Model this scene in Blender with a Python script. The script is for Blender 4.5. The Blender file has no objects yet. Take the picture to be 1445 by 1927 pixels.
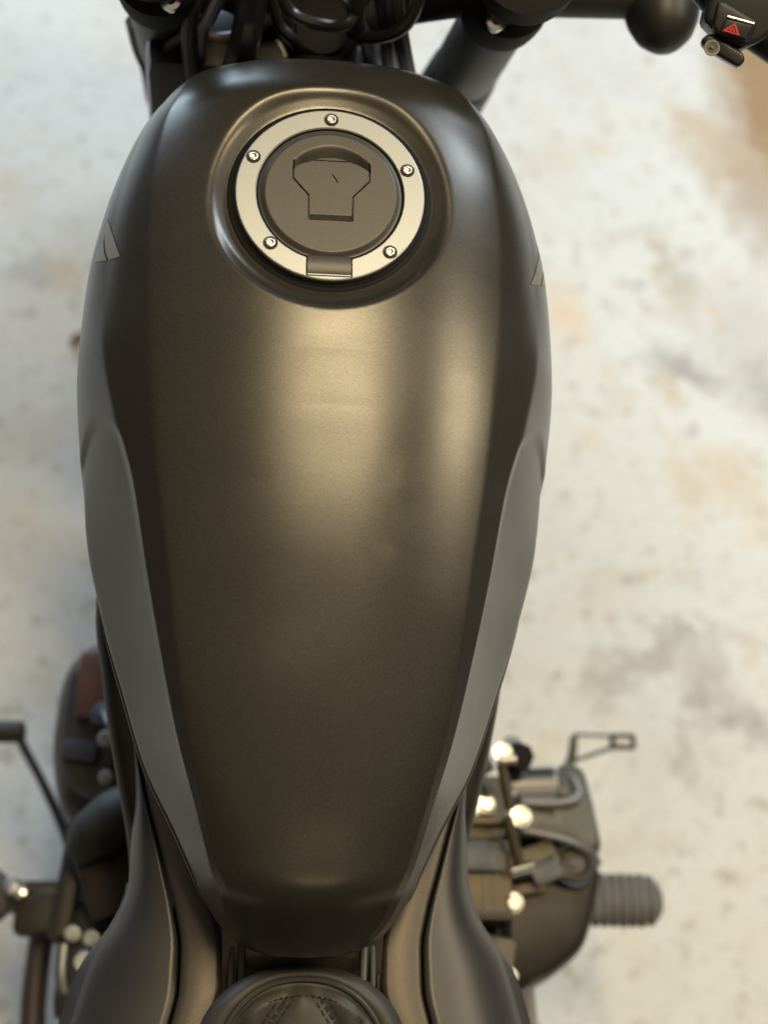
import bpy, bmesh, math, random
import numpy as np
from math import sin, cos, radians, pi
from mathutils import Vector, Matrix
from mathutils.bvhtree import BVHTree
random.seed(4)
scn = bpy.context.scene

# ------------------------------------------------------------------ camera
CAM = np.array([-.041, -.5003, 1.6017])
def rx(a): c, s = cos(a), sin(a); return np.array([[1,0,0],[0,c,-s],[0,s,c]])
def ry(a): c, s = cos(a), sin(a); return np.array([[c,0,s],[0,1,0],[-s,0,c]])
def rz(a): c, s = cos(a), sin(a); return np.array([[c,-s,0],[s,c,0],[0,0,1]])
CM = rx(radians(25.0566)) @ ry(radians(-5.4866)) @ rz(radians(1.716))
FPX = 2676.
cam_d = bpy.data.cameras.new('camera'); cam = bpy.data.objects.new('camera', cam_d)
scn.collection.objects.link(cam); scn.camera = cam
cam.matrix_world = Matrix.Translation(CAM.tolist()) @ Matrix(CM.tolist()).to_4x4()
cam_d.sensor_fit = 'VERTICAL'; cam_d.sensor_height = 36; cam_d.lens = FPX/1927*36
cam_d.clip_start = .02; cam_d.clip_end = 60
cam_d.dof.use_dof = True; cam_d.dof.focus_distance = .815; cam_d.dof.aperture_fstop = 3.9

# ------------------------------------------------------------------ world, lamps, exposure
wd = bpy.data.worlds.new('World'); scn.world = wd; wd.use_nodes = True
bg = wd.node_tree.nodes['Background']
bg.inputs[0].default_value = (.80, .74, .66, 1); bg.inputs[1].default_value = .06
def area(name, loc, target, sx, sy, power, col):
    l = bpy.data.lights.new(name, 'AREA'); l.shape = 'RECTANGLE'; l.size = sx; l.size_y = sy
    l.energy = power; l.color = col
    o = bpy.data.objects.new(name, l); scn.collection.objects.link(o); o.location = loc
    o.rotation_euler = (Vector(target)-Vector(loc)).to_track_quat('-Z', 'Y').to_euler()
    return o
area('ceiling_bounce', (.2, -.8, 3.05), (.2, -.8, 0), 5.6, 4.8, 22, (1, .78, .56))
area('ceiling_lamp', (.20, .02, 2.9), (.20, .02, 0), .24, .66, 31, (1, .82, .50))
area('ceiling_lamp', (1.95, .05, 2.9), (1.85, .05, 0), .55, .9, 40, (1, .84, .56))
area('ceiling_lamp', (.3, -3.0, 2.9), (.3, -2.6, 0), 1.0, .5, 6, (1, .78, .46))
area('open_door_daylight', (-2.0, 4.3, 1.7), (-.1, .6, 0), 3.0, 2.2, 200, (.62, .81, 1))
area('window_daylight', (2.1, 2.3, 2.6), (.1, .35, .5), 1.0, .9, 72, (.76, .89, 1))
scn.view_settings.view_transform = 'Standard'; scn.view_settings.look = 'None'
scn.view_settings.gamma = 1; scn.view_settings.exposure = .13; scn.view_settings.use_curve_mapping = False

# ------------------------------------------------------------------ pixel helpers (photograph pixels -> directions)
def ray(x, y): return CM @ np.array([(x-722.5)/FPX, -(y-963.5)/FPX, -1.])
def atz(x, y, z): v = ray(x, y); return CAM + v*(z-CAM[2])/v[2]
def atplane(x, y, p0, n): v = ray(x, y); return CAM + v*(np.dot(np.array(p0)-CAM, n)/np.dot(v, n))

# ------------------------------------------------------------------ materials
def mat(name, col, rough=.5, metal=0., bump=0., bscale=400., var=0., vscale=20., spec=.5, rvar=0., coat=0.):
    m = bpy.data.materials.new(name); m.use_nodes = True; nt = m.node_tree; N = nt.nodes; L = nt.links
    b = N['Principled BSDF']
    b.inputs['Base Color'].default_value = (*col, 1); b.inputs['Roughness'].default_value = rough
    b.inputs['Metallic'].default_value = metal; b.inputs['Specular IOR Level'].default_value = spec
    b.inputs['Coat Weight'].default_value = coat
    tc = N.new('ShaderNodeTexCoord')
    if var or rvar:
        n = N.new('ShaderNodeTexNoise'); n.inputs['Scale'].default_value = vscale; n.inputs['Detail'].default_value = 6
        L.new(tc.outputs['Object'], n.inputs['Vector'])
        if var:
            mr = N.new('ShaderNodeMapRange'); mr.inputs[3].default_value = 1-var; mr.inputs[4].default_value = 1+var
            mr.inputs[1].default_value = .3; mr.inputs[2].default_value = .7
            L.new(n.outputs['Fac'], mr.inputs[0])
            mx = N.new('ShaderNodeVectorMath'); mx.operation = 'SCALE'; mx.inputs[0].default_value = col
            L.new(mr.outputs[0], mx.inputs['Scale']); L.new(mx.outputs[0], b.inputs['Base Color'])
        if rvar:
            mr = N.new('ShaderNodeMapRange'); mr.inputs[3].default_value = rough-rvar; mr.inputs[4].default_value = rough+rvar
            mr.inputs[1].default_value = .3; mr.inputs[2].default_value = .7
            L.new(n.outputs['Fac'], mr.inputs[0]); L.new(mr.outputs[0], b.inputs['Roughness'])
    if bump:
        n = N.new('ShaderNodeTexNoise'); n.inputs['Scale'].default_value = bscale; n.inputs['Detail'].default_value = 2
        L.new(tc.outputs['Object'], n.inputs['Vector'])
        bp = N.new('ShaderNodeBump'); bp.inputs['Strength'].default_value = bump; bp.inputs['Distance'].default_value = .001
        L.new(n.outputs['Fac'], bp.inputs['Height']); L.new(bp.outputs[0], b.inputs['Normal'])
    return m

M = {}
M['tank'] = mat('satin_black_tank_paint', (.055, .051, .044), .24, .62, bump=.035, bscale=1900, var=.30, vscale=1500, rvar=0)
M['cap'] = mat('cap_dark_grey', (.060, .055, .049), .44, .45, bump=.10, bscale=1500, var=.15, vscale=1300)
M['ring'] = mat('satin_aluminium', (.285, .295, .30), .46, 1, bump=.05, bscale=1500, var=.03, vscale=1200)
M['steel'] = mat('bright_screw_steel', (.62, .60, .55), .28, 1)
M['chrome'] = mat('polished_metal', (.75, .74, .72), .14, 1)
M['gap'] = mat('black_parts_and_gaps', (.006, .006, .006), .7, spec=.15)  # plain black for dark parts; also paints the shade in narrow gaps
M['emblem'] = mat('grey_emblem_print', (.20, .18, .165), .40, .30)
M['plastic'] = mat('black_satin_plastic', (.013, .0125, .012), .45, 0, spec=.4, bump=.05, bscale=900)
M['plastic_grey'] = mat('dark_grey_satin_plastic', (.038, .035, .034), .40, .35, bump=.06, bscale=1500)
M['rail'] = mat('satin_black_warm_tinted', (.055, .044, .034), .42, .5, bump=.10, bscale=1300, var=.12, vscale=900)  # frame cover is black; warm reflected light is put into its colour
M['vinyl'] = mat('black_seat_vinyl', (.036, .033, .029), .52, 0, spec=.4, bump=.10, bscale=900)
M['thread'] = mat('dark_thread', (.012, .011, .010), .8)
M['black'] = mat('black_paint', (.012, .012, .012), .35, 0)
M['rubber'] = mat('black_rubber', (.020, .019, .018), .62, 0, bump=.1, bscale=500)
M['pegrub'] = mat('dusty_grey_rubber', (.105, .102, .100), .7, 0, bump=.15, bscale=500, var=.2, vscale=60)
M['case'] = mat('bronze_black_engine_paint', (.028, .023, .018), .48, .55, bump=.12, bscale=700, var=.2, vscale=60)
M['casetan'] = mat('bronze_cast_case', (.075, .060, .038), .48, .6, bump=.15, bscale=700, var=.2, vscale=60)
M['casegrey'] = mat('grey_engine_cover', (.052, .053, .049), .40, .5, bump=.08, bscale=700, var=.15, vscale=50)
M['bluegrey'] = mat('blue_grey_plastic', (.040, .042, .050), .45, .2, var=.2, vscale=50)
M['lip'] = mat('worn_metal_edge', (.42, .40, .37), .35, .9)
M['red'] = mat('red_print', (.50, .025, .015), .5)
M['white'] = mat('grey_print', (.22, .215, .20), .6)
M['satin'] = mat('pale_cast_edge', (.17, .17, .165), .5, .6)
M['lens'] = mat('amber_lens', (.45, .13, .01), .15)
M['tyre'] = mat('tyre_rubber', (.02, .02, .02), .8, 0, bump=.2, bscale=200)
M['leaf'] = mat('dry_leaf', (.22, .13, .05), .7, 0, var=.3, vscale=200)
M['purple'] = mat('dark_plum_paint', (.060, .045, .045), .45, .2)
M['redbrown'] = mat('red_brown_gasket_cover', (.15, .070, .048), .4, .4, var=.2, vscale=40)

def smudge(m):
    # hand marks and film edges on the satin paint: only the gloss changes
    nt = m.node_tree; N = nt.nodes; L = nt.links; b = N['Principled BSDF']; tc = N.new('ShaderNodeTexCoord')
    mp = N.new('ShaderNodeMapping'); mp.inputs['Scale'].default_value = (8, 16, 8); mp.inputs['Rotation'].default_value = (0, 0, .15)
    L.new(tc.outputs['Object'], mp.inputs[0])
    n = N.new('ShaderNodeTexNoise'); n.inputs['Scale'].default_value = 1.3; n.inputs['Detail'].default_value = 2; n.inputs['Roughness'].default_value = .6
    L.new(mp.outputs[0], n.inputs['Vector'])
    mr = N.new('ShaderNodeMapRange'); mr.inputs[1].default_value = .15; mr.inputs[2].default_value = .85
    mr.inputs[3].default_value = .24; mr.inputs[4].default_value = .36
    L.new(n.outputs['Fac'], mr.inputs[0]); cur = mr.outputs[0]
    def math_(op, a, c):
        x = N.new('ShaderNodeMath'); x.operation = op
        for k, v in enumerate((a, c)):
            if isinstance(v, float): x.inputs[k].default_value = v
            else: L.new(v, x.inputs[k])
        return x.outputs[0]
    def ramp(v, a, bb):
        x = N.new('ShaderNodeMapRange'); x.interpolation_type = 'SMOOTHSTEP'; x.inputs[1].default_value = a; x.inputs[2].default_value = bb; L.new(v, x.inputs[0]); return x.outputs[0]
    sp = N.new('ShaderNodeSeparateXYZ'); L.new(tc.outputs['Object'], sp.inputs[0]); X_, Y_ = sp.outputs[0], sp.outputs[1]
    for x0, x1, y0, y1, amt in ((-.030, .046, -.122, -.090, .018), (-.034, .024, -.152, -.1235, .012)):     # edges of old film
        k = math_('MULTIPLY', math_('MULTIPLY', ramp(X_, x0, x0+.004), ramp(X_, x1, x1-.004)), math_('MULTIPLY', ramp(Y_, y0, y0+.0012), ramp(Y_, y1, y1-.0012)))
        cur = math_('ADD', cur, math_('MULTIPLY', k, amt))
    n2 = N.new('ShaderNodeTexNoise'); n2.inputs['Scale'].default_value = 70; n2.inputs['Detail'].default_value = 4; L.new(tc.outputs['Object'], n2.inputs['Vector'])
    for cx_, cy_, r_, amt in ((.036, -.158, .017, .07), (.034, -.195, .013, .06), (.046, -.176, .012, .05), (-.030, -.25, .03, .03)):   # finger marks
        vd = N.new('ShaderNodeCombineXYZ'); L.new(math_('SUBTRACT', X_, cx_), vd.inputs[0]); L.new(math_('SUBTRACT', Y_, cy_), vd.inputs[1])
        ln = N.new('ShaderNodeVectorMath'); ln.operation = 'LENGTH'; L.new(vd.outputs[0], ln.inputs[0])
        k = math_('MULTIPLY', ramp(ln.outputs['Value'], r_, r_*.2), ramp(n2.outputs['Fac'], .40, .62))
        cur = math_('ADD', cur, math_('MULTIPLY', k, amt))
    L.new(cur, b.inputs['Roughness'])
smudge(M['tank'])

# ------------------------------------------------------------------ mesh helpers
def mesh_obj(name, verts, faces, m, parent=None, smooth=True, kind=None, label=None, sharp=35):
    me = bpy.data.meshes.new(name); me.from_pydata([tuple(map(float, v)) for v in verts], [], [tuple(f) for f in faces])
    bm = bmesh.new(); bm.from_mesh(me); bmesh.ops.remove_doubles(bm, verts=bm.verts, dist=1e-6)
    bmesh.ops.recalc_face_normals(bm, faces=bm.faces)
    if smooth:
        for f in bm.faces: f.smooth = True
        if sharp:
            for e in bm.edges:
                if len(e.link_faces) == 2 and e.calc_face_angle(0) > radians(sharp): e.smooth = False
    bm.to_mesh(me); bm.free()
    me.materials.append(m)
    o = bpy.data.objects.new(name, me); scn.collection.objects.link(o)
    if parent: o.parent = parent
    if kind: o['kind'] = kind
    if label: o['label'] = label
    return o

class G:
    """collects shapes of one part"""
    def __init__(s): s.v = []; s.f = []
    def add(s, v, f):
        n = len(s.v); s.v += [np.array(p, float) for p in v]; s.f += [tuple(i+n for i in q) for q in f]; return s
    def grid(s, rows, closed=False, cap0=False, cap1=False):
        n = len(rows[0]); v = [p for r in rows for p in r]; f = []
        for i in range(len(rows)-1):
            for j in range(n if closed else n-1):
                k = (j+1) % n
                f.append((i*n+j, i*n+k, (i+1)*n+k, (i+1)*n+j))
        if cap0: f.append(tuple(range(n))[::-1])
        if cap1: f.append(tuple((len(rows)-1)*n+j for j in range(n)))
        return s.add(v, f)
    def tube(s, pts, r, seg=14, smooth=6, caps=True, flat=None):
        P = [np.array(p, float) for p in pts]; R = list(r) if hasattr(r, '__len__') else [r]*len(P)
        if smooth and len(P) > 2:
            Q = []; RR = []
            for i in range(len(P)-1):
                a, b, c, d = P[max(i-1, 0)], P[i], P[i+1], P[min(i+2, len(P)-1)]
                for k in range(smooth):
                    t = k/smooth
                    Q.append(.5*((2*b)+(c-a)*t+(2*a-5*b+4*c-d)*t*t+(-a+3*b-3*c+d)*t**3)); RR.append(R[i]+(R[i+1]-R[i])*t)
            Q.append(P[-1]); RR.append(R[-1]); P, R = Q, RR
        rows = []; up = None
        for i, p in enumerate(P):
            t = P[min(i+1, len(P)-1)]-P[max(i-1, 0)]; t = t/np.linalg.norm(t)
            if up is None:
                up = np.array([0, 0, 1.]) if abs(t[2]) < .9 else np.array([0, 1., 0])
            a = np.cross(t, up); a /= np.linalg.norm(a); b = np.cross(a, t); up = b
            fl = flat or 1.
            rows.append([p+R[i]*(cos(2*pi*k/seg)*a+fl*sin(2*pi*k/seg)*b) for k in range(seg)])
        return s.grid(rows, True, caps, caps)
    def lathe(s, prof, o, ax, seg=32, up=(0, 1, .123)):
        ax = np.array(ax, float); ax /= np.linalg.norm(ax); a = np.cross(ax, up); a /= np.linalg.norm(a); b = np.cross(ax, a)
        o = np.array(o, float)
        rows = [[o+h*ax+max(r, 1e-5)*(cos(2*pi*k/seg)*a+sin(2*pi*k/seg)*b) for k in range(seg)] for r, h in prof]
        return s.grid(rows, True, prof[0][0] > 1e-4, prof[-1][0] > 1e-4)
    def bm(s, bm):
        bm.verts.ensure_lookup_table(); bm.verts.index_update()
        s.add([tuple(v.co) for v in bm.verts], [[v.index for v in f.verts] for f in bm.faces]); bm.free(); return s
    def box(s, c, size, rot=None, bev=.002, seg=2):
        bm = bmesh.new(); bmesh.ops.create_cube(bm, size=1)
        bmesh.ops.scale(bm, vec=size, verts=bm.verts)
        if bev: bmesh.ops.bevel(bm, geom=list(bm.edges), offset=bev, segments=seg, affect='EDGES', profile=.6)
        R = Matrix.Identity(3) if rot is None else Matrix(np.array(rot).tolist())
        bmesh.ops.transform(bm, matrix=Matrix.Translation(tuple(map(float, c))) @ R.to_4x4(), verts=bm.verts)
        return s.bm(bm)
    def prism(s, poly, off, bev=.0015, seg=2):
        """poly: 3-D outline (planar), off: extrusion vector"""
        bm = bmesh.new(); vs = [bm.verts.new(tuple(map(float, p))) for p in poly]; f = bm.faces.new(vs)
        r = bmesh.ops.extrude_face_region(bm, geom=[f])
        nv = [g for g in r['geom'] if isinstance(g, bmesh.types.BMVert)]
        bmesh.ops.translate(bm, vec=tuple(map(float, off)), verts=nv)
        bmesh.ops.recalc_face_normals(bm, faces=bm.faces)
        if bev: bmesh.ops.bevel(bm, geom=list(bm.edges), offset=bev, segments=seg, affect='EDGES', profile=.6)
        return s.bm(bm)
    def build(s, name, m, parent=None, **k): return mesh_obj(name, s.v, s.f, m, parent, **k)

def empty(name, loc=(0, 0, 0), parent=None):
    o = bpy.data.objects.new(name, None); scn.collection.objects.link(o); o.location = loc; o.empty_display_size = .1
    if parent: o.parent = parent
    return o
def pchip(x, y, xi):
    x = np.array(x, float); y = np.array(y, float); h = np.diff(x); d = np.diff(y)/h; m = np.zeros(len(x))
    for i in range(1, len(x)-1):
        if d[i-1]*d[i] > 0:
            w1 = 2*h[i]+h[i-1]; w2 = h[i]+2*h[i-1]; m[i] = (w1+w2)/(w1/d[i-1]+w2/d[i])
    m[0] = d[0]; m[-1] = d[-1]
    k = np.clip(np.searchsorted(x, xi)-1, 0, len(h)-1); t = (xi-x[k])/h[k]
    return ((1+2*t)*(1-t)**2*y[k]+t*(1-t)**2*h[k]*m[k]+t*t*(3-2*t)*y[k+1]+t*t*(t-1)*h[k]*m[k+1])
def sstep(a, b, x): t = np.clip((x-a)/(b-a), 0, 1); return t*t*(3-2*t)

# ------------------------------------------------------------------ floor
STAIN = [ # photo pixel, half sizes (m), rotation, colour, strength
    (1290, 700, .055, .020, -.5, (.26, .24, .225), .75), (1262, 500, .020, .060, .5, (.36, .30, .22), .65), (1268, 570, .028, .035, .4, (.40, .33, .24), .5),
    (1290, 905, .022, .060, .1, (.50, .40, .26), .5), (1405, 920, .026, .065, .4, (.50, .40, .26), .5), (1210, 1085, .16, .005, .02, (.40, .37, .33), .5), (1330, 1192, .11, .005, -.05, (.36, .33, .29), .55), (1180, 1590, .09, .006, .1, (.46, .42, .35), .4), (1350, 905, .02, .04, .1, (.52, .38, .22), .5),
    (1210, 1255, .075, .020, .5, (.26, .23, .20), .55), (1320, 1290, .022, .055, -.3, (.26, .23, .20), .55), (1410, 1360, .06, .022, -.5, (.24, .22, .20), .5),
    (1130, 1280, .015, .04, .1, (.30, .26, .22), .4), (1285, 1425, .010, .035, .05, (.28, .24, .20), .5), (1275, 1190, .030, .010, .3, (.28, .26, .24), .5),
    (1450, 190, .075, .24, .1, (.26, .15, .045), .95), (1360, 300, .05, .09, .6, (.40, .28, .15), .6), (1310, 240, .05, .02, -.7, (.46, .36, .24), .5), (1420, 400, .04, .10, .2, (.34, .26, .19), .6),
    (62, 512, .035, .020, .2, (.33, .31, .32), .5), (25, 360, .03, .05, .3, (.46, .38, .28), .4), (128, 525, .020, .03, .2, (.52, .38, .22), .4), (60, 820, .05, .04, .2, (.48, .40, .30), .35),
    (1060, 590, .03, .05, .2, (.62, .44, .20), .5), (1190, 530, .012, .012, 0, (.26, .25, .24), .55), (1175, 445, .045, .010, .6, (.36, .34, .31), .4), (1440, 740, .03, .05, .2, (.24, .23, .21), .55),
    (1400, 640, .06, .10, .2, (.40, .38, .36), .45), (1135, 1130, .06, .03, .2, (.52, .46, .36), .3), (1040, 300, .05, .03, .3, (.50, .42, .30), .35), (1130, 280, .02, .02, 0, (.5, .38, .22), .5),
    (1345, 600, .013, .013, 0, (.62, .36, .18), .5), (1255, 735, .013, .025, .3, (.46, .34, .18), .6), (1160, 730, .02, .04, .1, (.50, .40, .27), .4), (20, 1000, .06, .05, .2, (.5, .43, .33), .3)]
def floor_material():
    m = bpy.data.materials.new('stained_concrete'); m.use_nodes = True; nt = m.node_tree; N = nt.nodes; L = nt.links
    b = N['Principled BSDF']; b.inputs['Roughness'].default_value = .55; tc = N.new('ShaderNodeTexCoord')
    def noise(sc, det=6, ro=.55):
        n = N.new('ShaderNodeTexNoise'); n.inputs['Scale'].default_value = sc; n.inputs['Detail'].default_value = det; n.inputs['Roughness'].default_value = ro
        L.new(tc.outputs['Object'], n.inputs['Vector']); return n
    def rng(src, a, bb, c, d):
        r = N.new('ShaderNodeMapRange'); r.inputs[1].default_value = a; r.inputs[2].default_value = bb; r.inputs[3].default_value = c; r.inputs[4].default_value = d
        L.new(src, r.inputs[0]); return r.outputs[0]
    def mix(fac, a, col):
        x = N.new('ShaderNodeMix'); x.data_type = 'RGBA'; L.new(fac, x.inputs[0]); L.new(a, x.inputs[6])
        if isinstance(col, tuple): x.inputs[7].default_value = (*col, 1)
        else: L.new(col, x.inputs[7])
        return x.outputs[2]
    rgb = N.new('ShaderNodeRGB'); rgb.outputs[0].default_value = (.60, .61, .60, 1); c = rgb.outputs[0]
    c = mix(rng(noise(5).outputs['Fac'], .42, .70, 0, .5), c, (.56, .54, .50))
    c = mix(rng(noise(14).outputs['Fac'], .54, .72, 0, .35), c, (.60, .52, .40))
    c = mix(rng(noise(22, 8, .7).outputs['Fac'], .55, .75, 0, .6), c, (.40, .37, .33))
    c = mix(rng(noise(70, 6, .65).outputs['Fac'], .54, .68, 0, .6), c, (.42, .39, .35))
    c = mix(rng(noise(38, 5, .6).outputs['Fac'], .57, .66, 0, .7), c, (.34, .31, .27))
    c = mix(rng(noise(9, 6, .6).outputs['Fac'], .58, .70, 0, .45), c, (.55, .46, .33))
    c = mix(rng(noise(3.2, 7, .62).outputs['Fac'], .55, .70, 0, .4), c, (.47, .455, .43))
    dn = noise(34, 7, .7)
    sub = N.new('ShaderNodeVectorMath'); sub.operation = 'SUBTRACT'; L.new(dn.outputs['Color'], sub.inputs[0]); sub.inputs[1].default_value = (.5, .5, .5)
    scl = N.new('ShaderNodeVectorMath'); scl.operation = 'SCALE'; scl.inputs['Scale'].default_value = .13; L.new(sub.outputs[0], scl.inputs[0])
    pos = N.new('ShaderNodeVectorMath'); L.new(tc.outputs['Object'], pos.inputs[0]); L.new(scl.outputs[0], pos.inputs[1])
    for (x, y, sx, sy, ro, col, st) in STAIN:
        p = atz(x, y, 0)
        mp = N.new('ShaderNodeMapping'); mp.vector_type = 'TEXTURE'
        mp.inputs['Location'].default_value = (p[0], p[1], 0); mp.inputs['Rotation'].default_value = (0, 0, ro); mp.inputs['Scale'].default_value = (sx, sy, 1)
        L.new(pos.outputs[0], mp.inputs[0])
        ln = N.new('ShaderNodeVectorMath'); ln.operation = 'LENGTH'
        ms = N.new('ShaderNodeVectorMath'); ms.operation = 'MULTIPLY'; ms.inputs[1].default_value = (1, 1, 0); L.new(mp.outputs[0], ms.inputs[0])
        L.new(ms.outputs[0], ln.inputs[0])
        c = mix(rng(ln.outputs['Value'], .45, 1.45, st, 0), c, col)
    L.new(c, b.inputs['Base Color'])
    bp = N.new('ShaderNodeBump'); bp.inputs['Strength'].default_value = .25; bp.inputs['Distance'].default_value = .003
    L.new(noise(90, 8, .7).outputs['Fac'], bp.inputs['Height']); L.new(bp.outputs[0], b.inputs['Normal'])
    return m
g = G(); g.grid([[(-2.6+5.2*i/12, -2.6+5.2*j/12, 0) for i in range(13)] for j in range(13)])
fl = g.build('floor', floor_material(), kind='structure')
fl['label'] = 'pale worn concrete floor with brown and grey stains'

# ------------------------------------------------------------------ the motorcycle
bike = empty('motorcycle')
bike['label'] = 'satin black motorcycle with a dark fuel tank and round silver filler cap'; bike['category'] = 'motorcycle'

# --- fuel tank -----------------------------------------------------
# Y, top z, crease x,z, knee-edge x,z, widest x,z, bottom x,z, bulge of side, knee sharpness
T = np.array([
 [ .1425,.852, .035,.848, .055,.844, .070,.838, .060,.812, .001],
 [ .139, .882, .045,.874, .061,.864, .078,.850, .070,.795, .002],
 [ .131, .908, .056,.897, .077,.882, .0940,.856, .087,.785, .003],
 [ .116, .932, .071,.918, .091,.896, .1070,.859, .100,.780, .004],
 [ .096, .948, .082,.931, .101,.905, .1165,.860, .109,.777, .004],
 [ .065, .9575, .0935,.937, .112,.909, .1260,.860, .118,.775, .004],
 [ .030, .9555,.0990,.935,.1205,.907, .1360,.857, .127,.772, .004],
 [-.010, .951, .1012,.930,.1260,.900, .1432,.851, .134,.768, .004],
 [-.060, .942, .0995,.922,.1265,.895,.1460,.841, .137,.762, .003],
 [-.110, .930, .0955,.912,.1175,.892,.1420,.826, .135,.756, .001],
 [-.150, .919, .0910,.902,.1055,.887,.1388,.813, .130,.751, 0],
 [-.200, .9035,.0830,.889,.0955,.877,.1268,.8005,.119,.746, -.001],
 [-.245, .888, .0770,.874,.0855,.865,.1118,.789, .104,.742, -.001],
 [-.285, .873, .0695,.859,.0757,.852,.0975,.779, .090,.738, -.001],
 [-.320, .858, .0600,.845,.0648,.839,.0785,.770, .073,.735, -.0005],
 [-.350, .8425,.0510,.830,.0555,.825,.0640,.764, .058,.735, 0],
 [-.3635,.8355,.0462,.823,.0505,.817,.0570,.761, .051,.738, 0],
 [-.3700,.8280,.0440,.816,.0484,.810,.0540,.759, .048,.740, 0],
 [-.3780,.8080,.0405,.797,.0450,.786,.0490,.757, .044,.744, 0],
 [-.3840,.7890,.0350,.780,.0390,.773,.0420,.757, .038,.748, 0],
 [-.3875,.7730,.0260,.768,.0290,.764,.0310,.757, .028,.752, 0],
 [-.3890,.7640,.0150,.762,.0170,.760,.0180,.757, .016,.755, 0]])
sl = np.concatenate([[0], np.cumsum(np.hypot(np.diff(T[:, 0]), np.diff(T[:, 1])))])
NS = 460; si = np.linspace(0, sl[-1], NS)
TT = np.array([pchip(sl, T[:, k], si) for k in range(T.shape[1])]).T
def seg(a, b, n, bulge):
    a = np.array(a); b = np.array(b); d = b-a; nn = np.array([-d[1], d[0]]); nn = nn/(np.linalg.norm(nn)+1e-9)
    if nn[0] < 0: nn = -nn
    return [a+d*u+nn*bulge*4*u*(1-u) for u in np.linspace(0, 1, n, endpoint=False)]
def half(r):
    Y, zt, xc, zc, xk, zk, xw, zw, xb, zb, bu = r
    pts = [np.array([xc*u, zt-(zt-zc)*u**2.6]) for u in np.linspace(0, 1, 88, endpoint=False)]
    pts += seg((xc, zc), (xk, zk), 32, max(bu, 0)*.4); pts += seg((xk, zk), (xw, zw), 44, bu)
    h = zw-zb
    pts += seg((xw, zw), (xw-.18*(xw-xb), zw-.35*h), 16, .0); pts += seg((xw-.18*(xw-xb), zw-.35*h), (xb, zb), 20, .001)
    pts.append(np.array([xb, zb])); return np.array(pts)
H = np.array([half(r) for r in TT])                       # NS x n x 2
full = np.concatenate([H[:, ::-1][:, :-1]*np.array([-1, 1]), H], axis=1)
def gsm(a, axis, sig):
    k = np.arange(-int(3*sig)-1, int(3*sig)+2); w = np.exp(-k*k/(2*sig*sig)); w /= w.sum()
    pad = [(0, 0)]*a.ndim; pad[axis] = (len(k)//2, len(k)//2); b = np.pad(a, pad, mode='edge'); out = 0
    for i, wi in enumerate(w): out = out+wi*np.take(b, range(i, i+a.shape[axis]), axis=axis)
    return out
sm = gsm(full, 1, 1.5)
sm[:, 0] = full[:, 0]; sm[:, -1] = full[:, -1]
ys = np.repeat(TT[:, :1], sm.shape[1], 1)
S = np.stack([sm[..., 0], ys, sm[..., 1]], -1)
S[8:-8] = gsm(S, 0, 3.0)[8:-8]
S[..., 1] += .24*(np.sqrt(S[..., 0]**2+.022**2)-.022)*sstep(-.350, -.384, S[..., 1])
NH = H.shape[1]; jv = np.abs(np.arange(S.shape[1])-(NH-1)); JK, JW = 120, 164
vm, vh = (JK+JW)/2+4, (JW-JK)/2+4
ystart = -.0985-.020*np.clip(((jv-vm)/vh)**2, 0, 3)
ky = sstep(0, .010, ystart[None, :]-S[..., 1]); kv = sstep(JK-3, JK+5, jv)[None, :]; kt = 1-sstep(-.340, -.362, S[..., 1])
dep = .0020*ky*kv*kt
S[..., 0] -= np.sign(S[..., 0])*dep*.9; S[..., 2] -= dep*.45
CC = np.array([.0005, .0036, .9495]); CA = radians(8.6)
CN = np.array([0, -sin(CA), cos(CA)]); CP = np.array([1., 0, 0]); CQ = np.array([0, cos(CA), sin(CA)])
rel = S-CC; p_ = rel@CP; q_ = rel@CQ; h_ = rel@CN; rr = np.hypot(p_, q_)
upper = h_ > -.045
tgt = -.0082+.0028*np.clip((rr-.0585)/.008, 0, 1)
w = 1-sstep(.0645, .0725, rr)
newh = h_*(1-w)+tgt*w
# soft rolled shoulder round the dish
S = np.where(upper[..., None], S+(newh-h_)[..., None]*CN, S)
g = G(); g.grid([list(r) for r in S], False)
n = S.shape[1]
for i0 in (0, NS-1):                                       # close the two ends and the underside
    c = S[i0].mean(0); b0 = len(g.v); g.v.append(c)
    for j in range(n-1): g.f.append((i0*n+j, i0*n+j+1, b0))
for i in range(NS-1): g.f.append((i*n, (i+1)*n, (i+1)*n+n-1, i*n+n-1))
tank = g.build('fuel_tank', M['tank'], bike, sharp=60)
tank['label'] = 'satin black fuel tank with creased shoulders'
bm = bmesh.new(); bm.from_mesh(tank.data); TBVH = BVHTree.FromBMesh(bm); bm.free()
def on_tank(x, y, off=.0003):
    for k in range(30):                                    # slide inwards where the pixel just misses the flank
        h, nrm, _, _ = TBVH.ray_cast(Vector(CAM), Vector(ray(x, y)))
        if h is not None: break
        x += .7 if x < 600 else -.7
    if h is None: return None
    if nrm.dot(Vector(ray(x, y))) > 0: nrm = -nrm
    return np.array(h+nrm*off)
jw = 88+32+44                                              # index of the widest line in a half section
mid = H.shape[1]-1
for sgn in (-1, 1):                                        # rolled seam along the lower rear edge
    pts = [S[i, mid+sgn*(jw+4)]+np.array([sgn*.0004, 0, -.001]) for i in range(0, NS, 6) if -.362 < S[i, mid][1] < -.19]
    G().tube(pts, [.0013*min(1, .25+k/6, .25+(len(pts)-1-k)/4) for k in range(len(pts))], 8, 0).build('tank_seam', M['plastic_grey'], tank)
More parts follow.
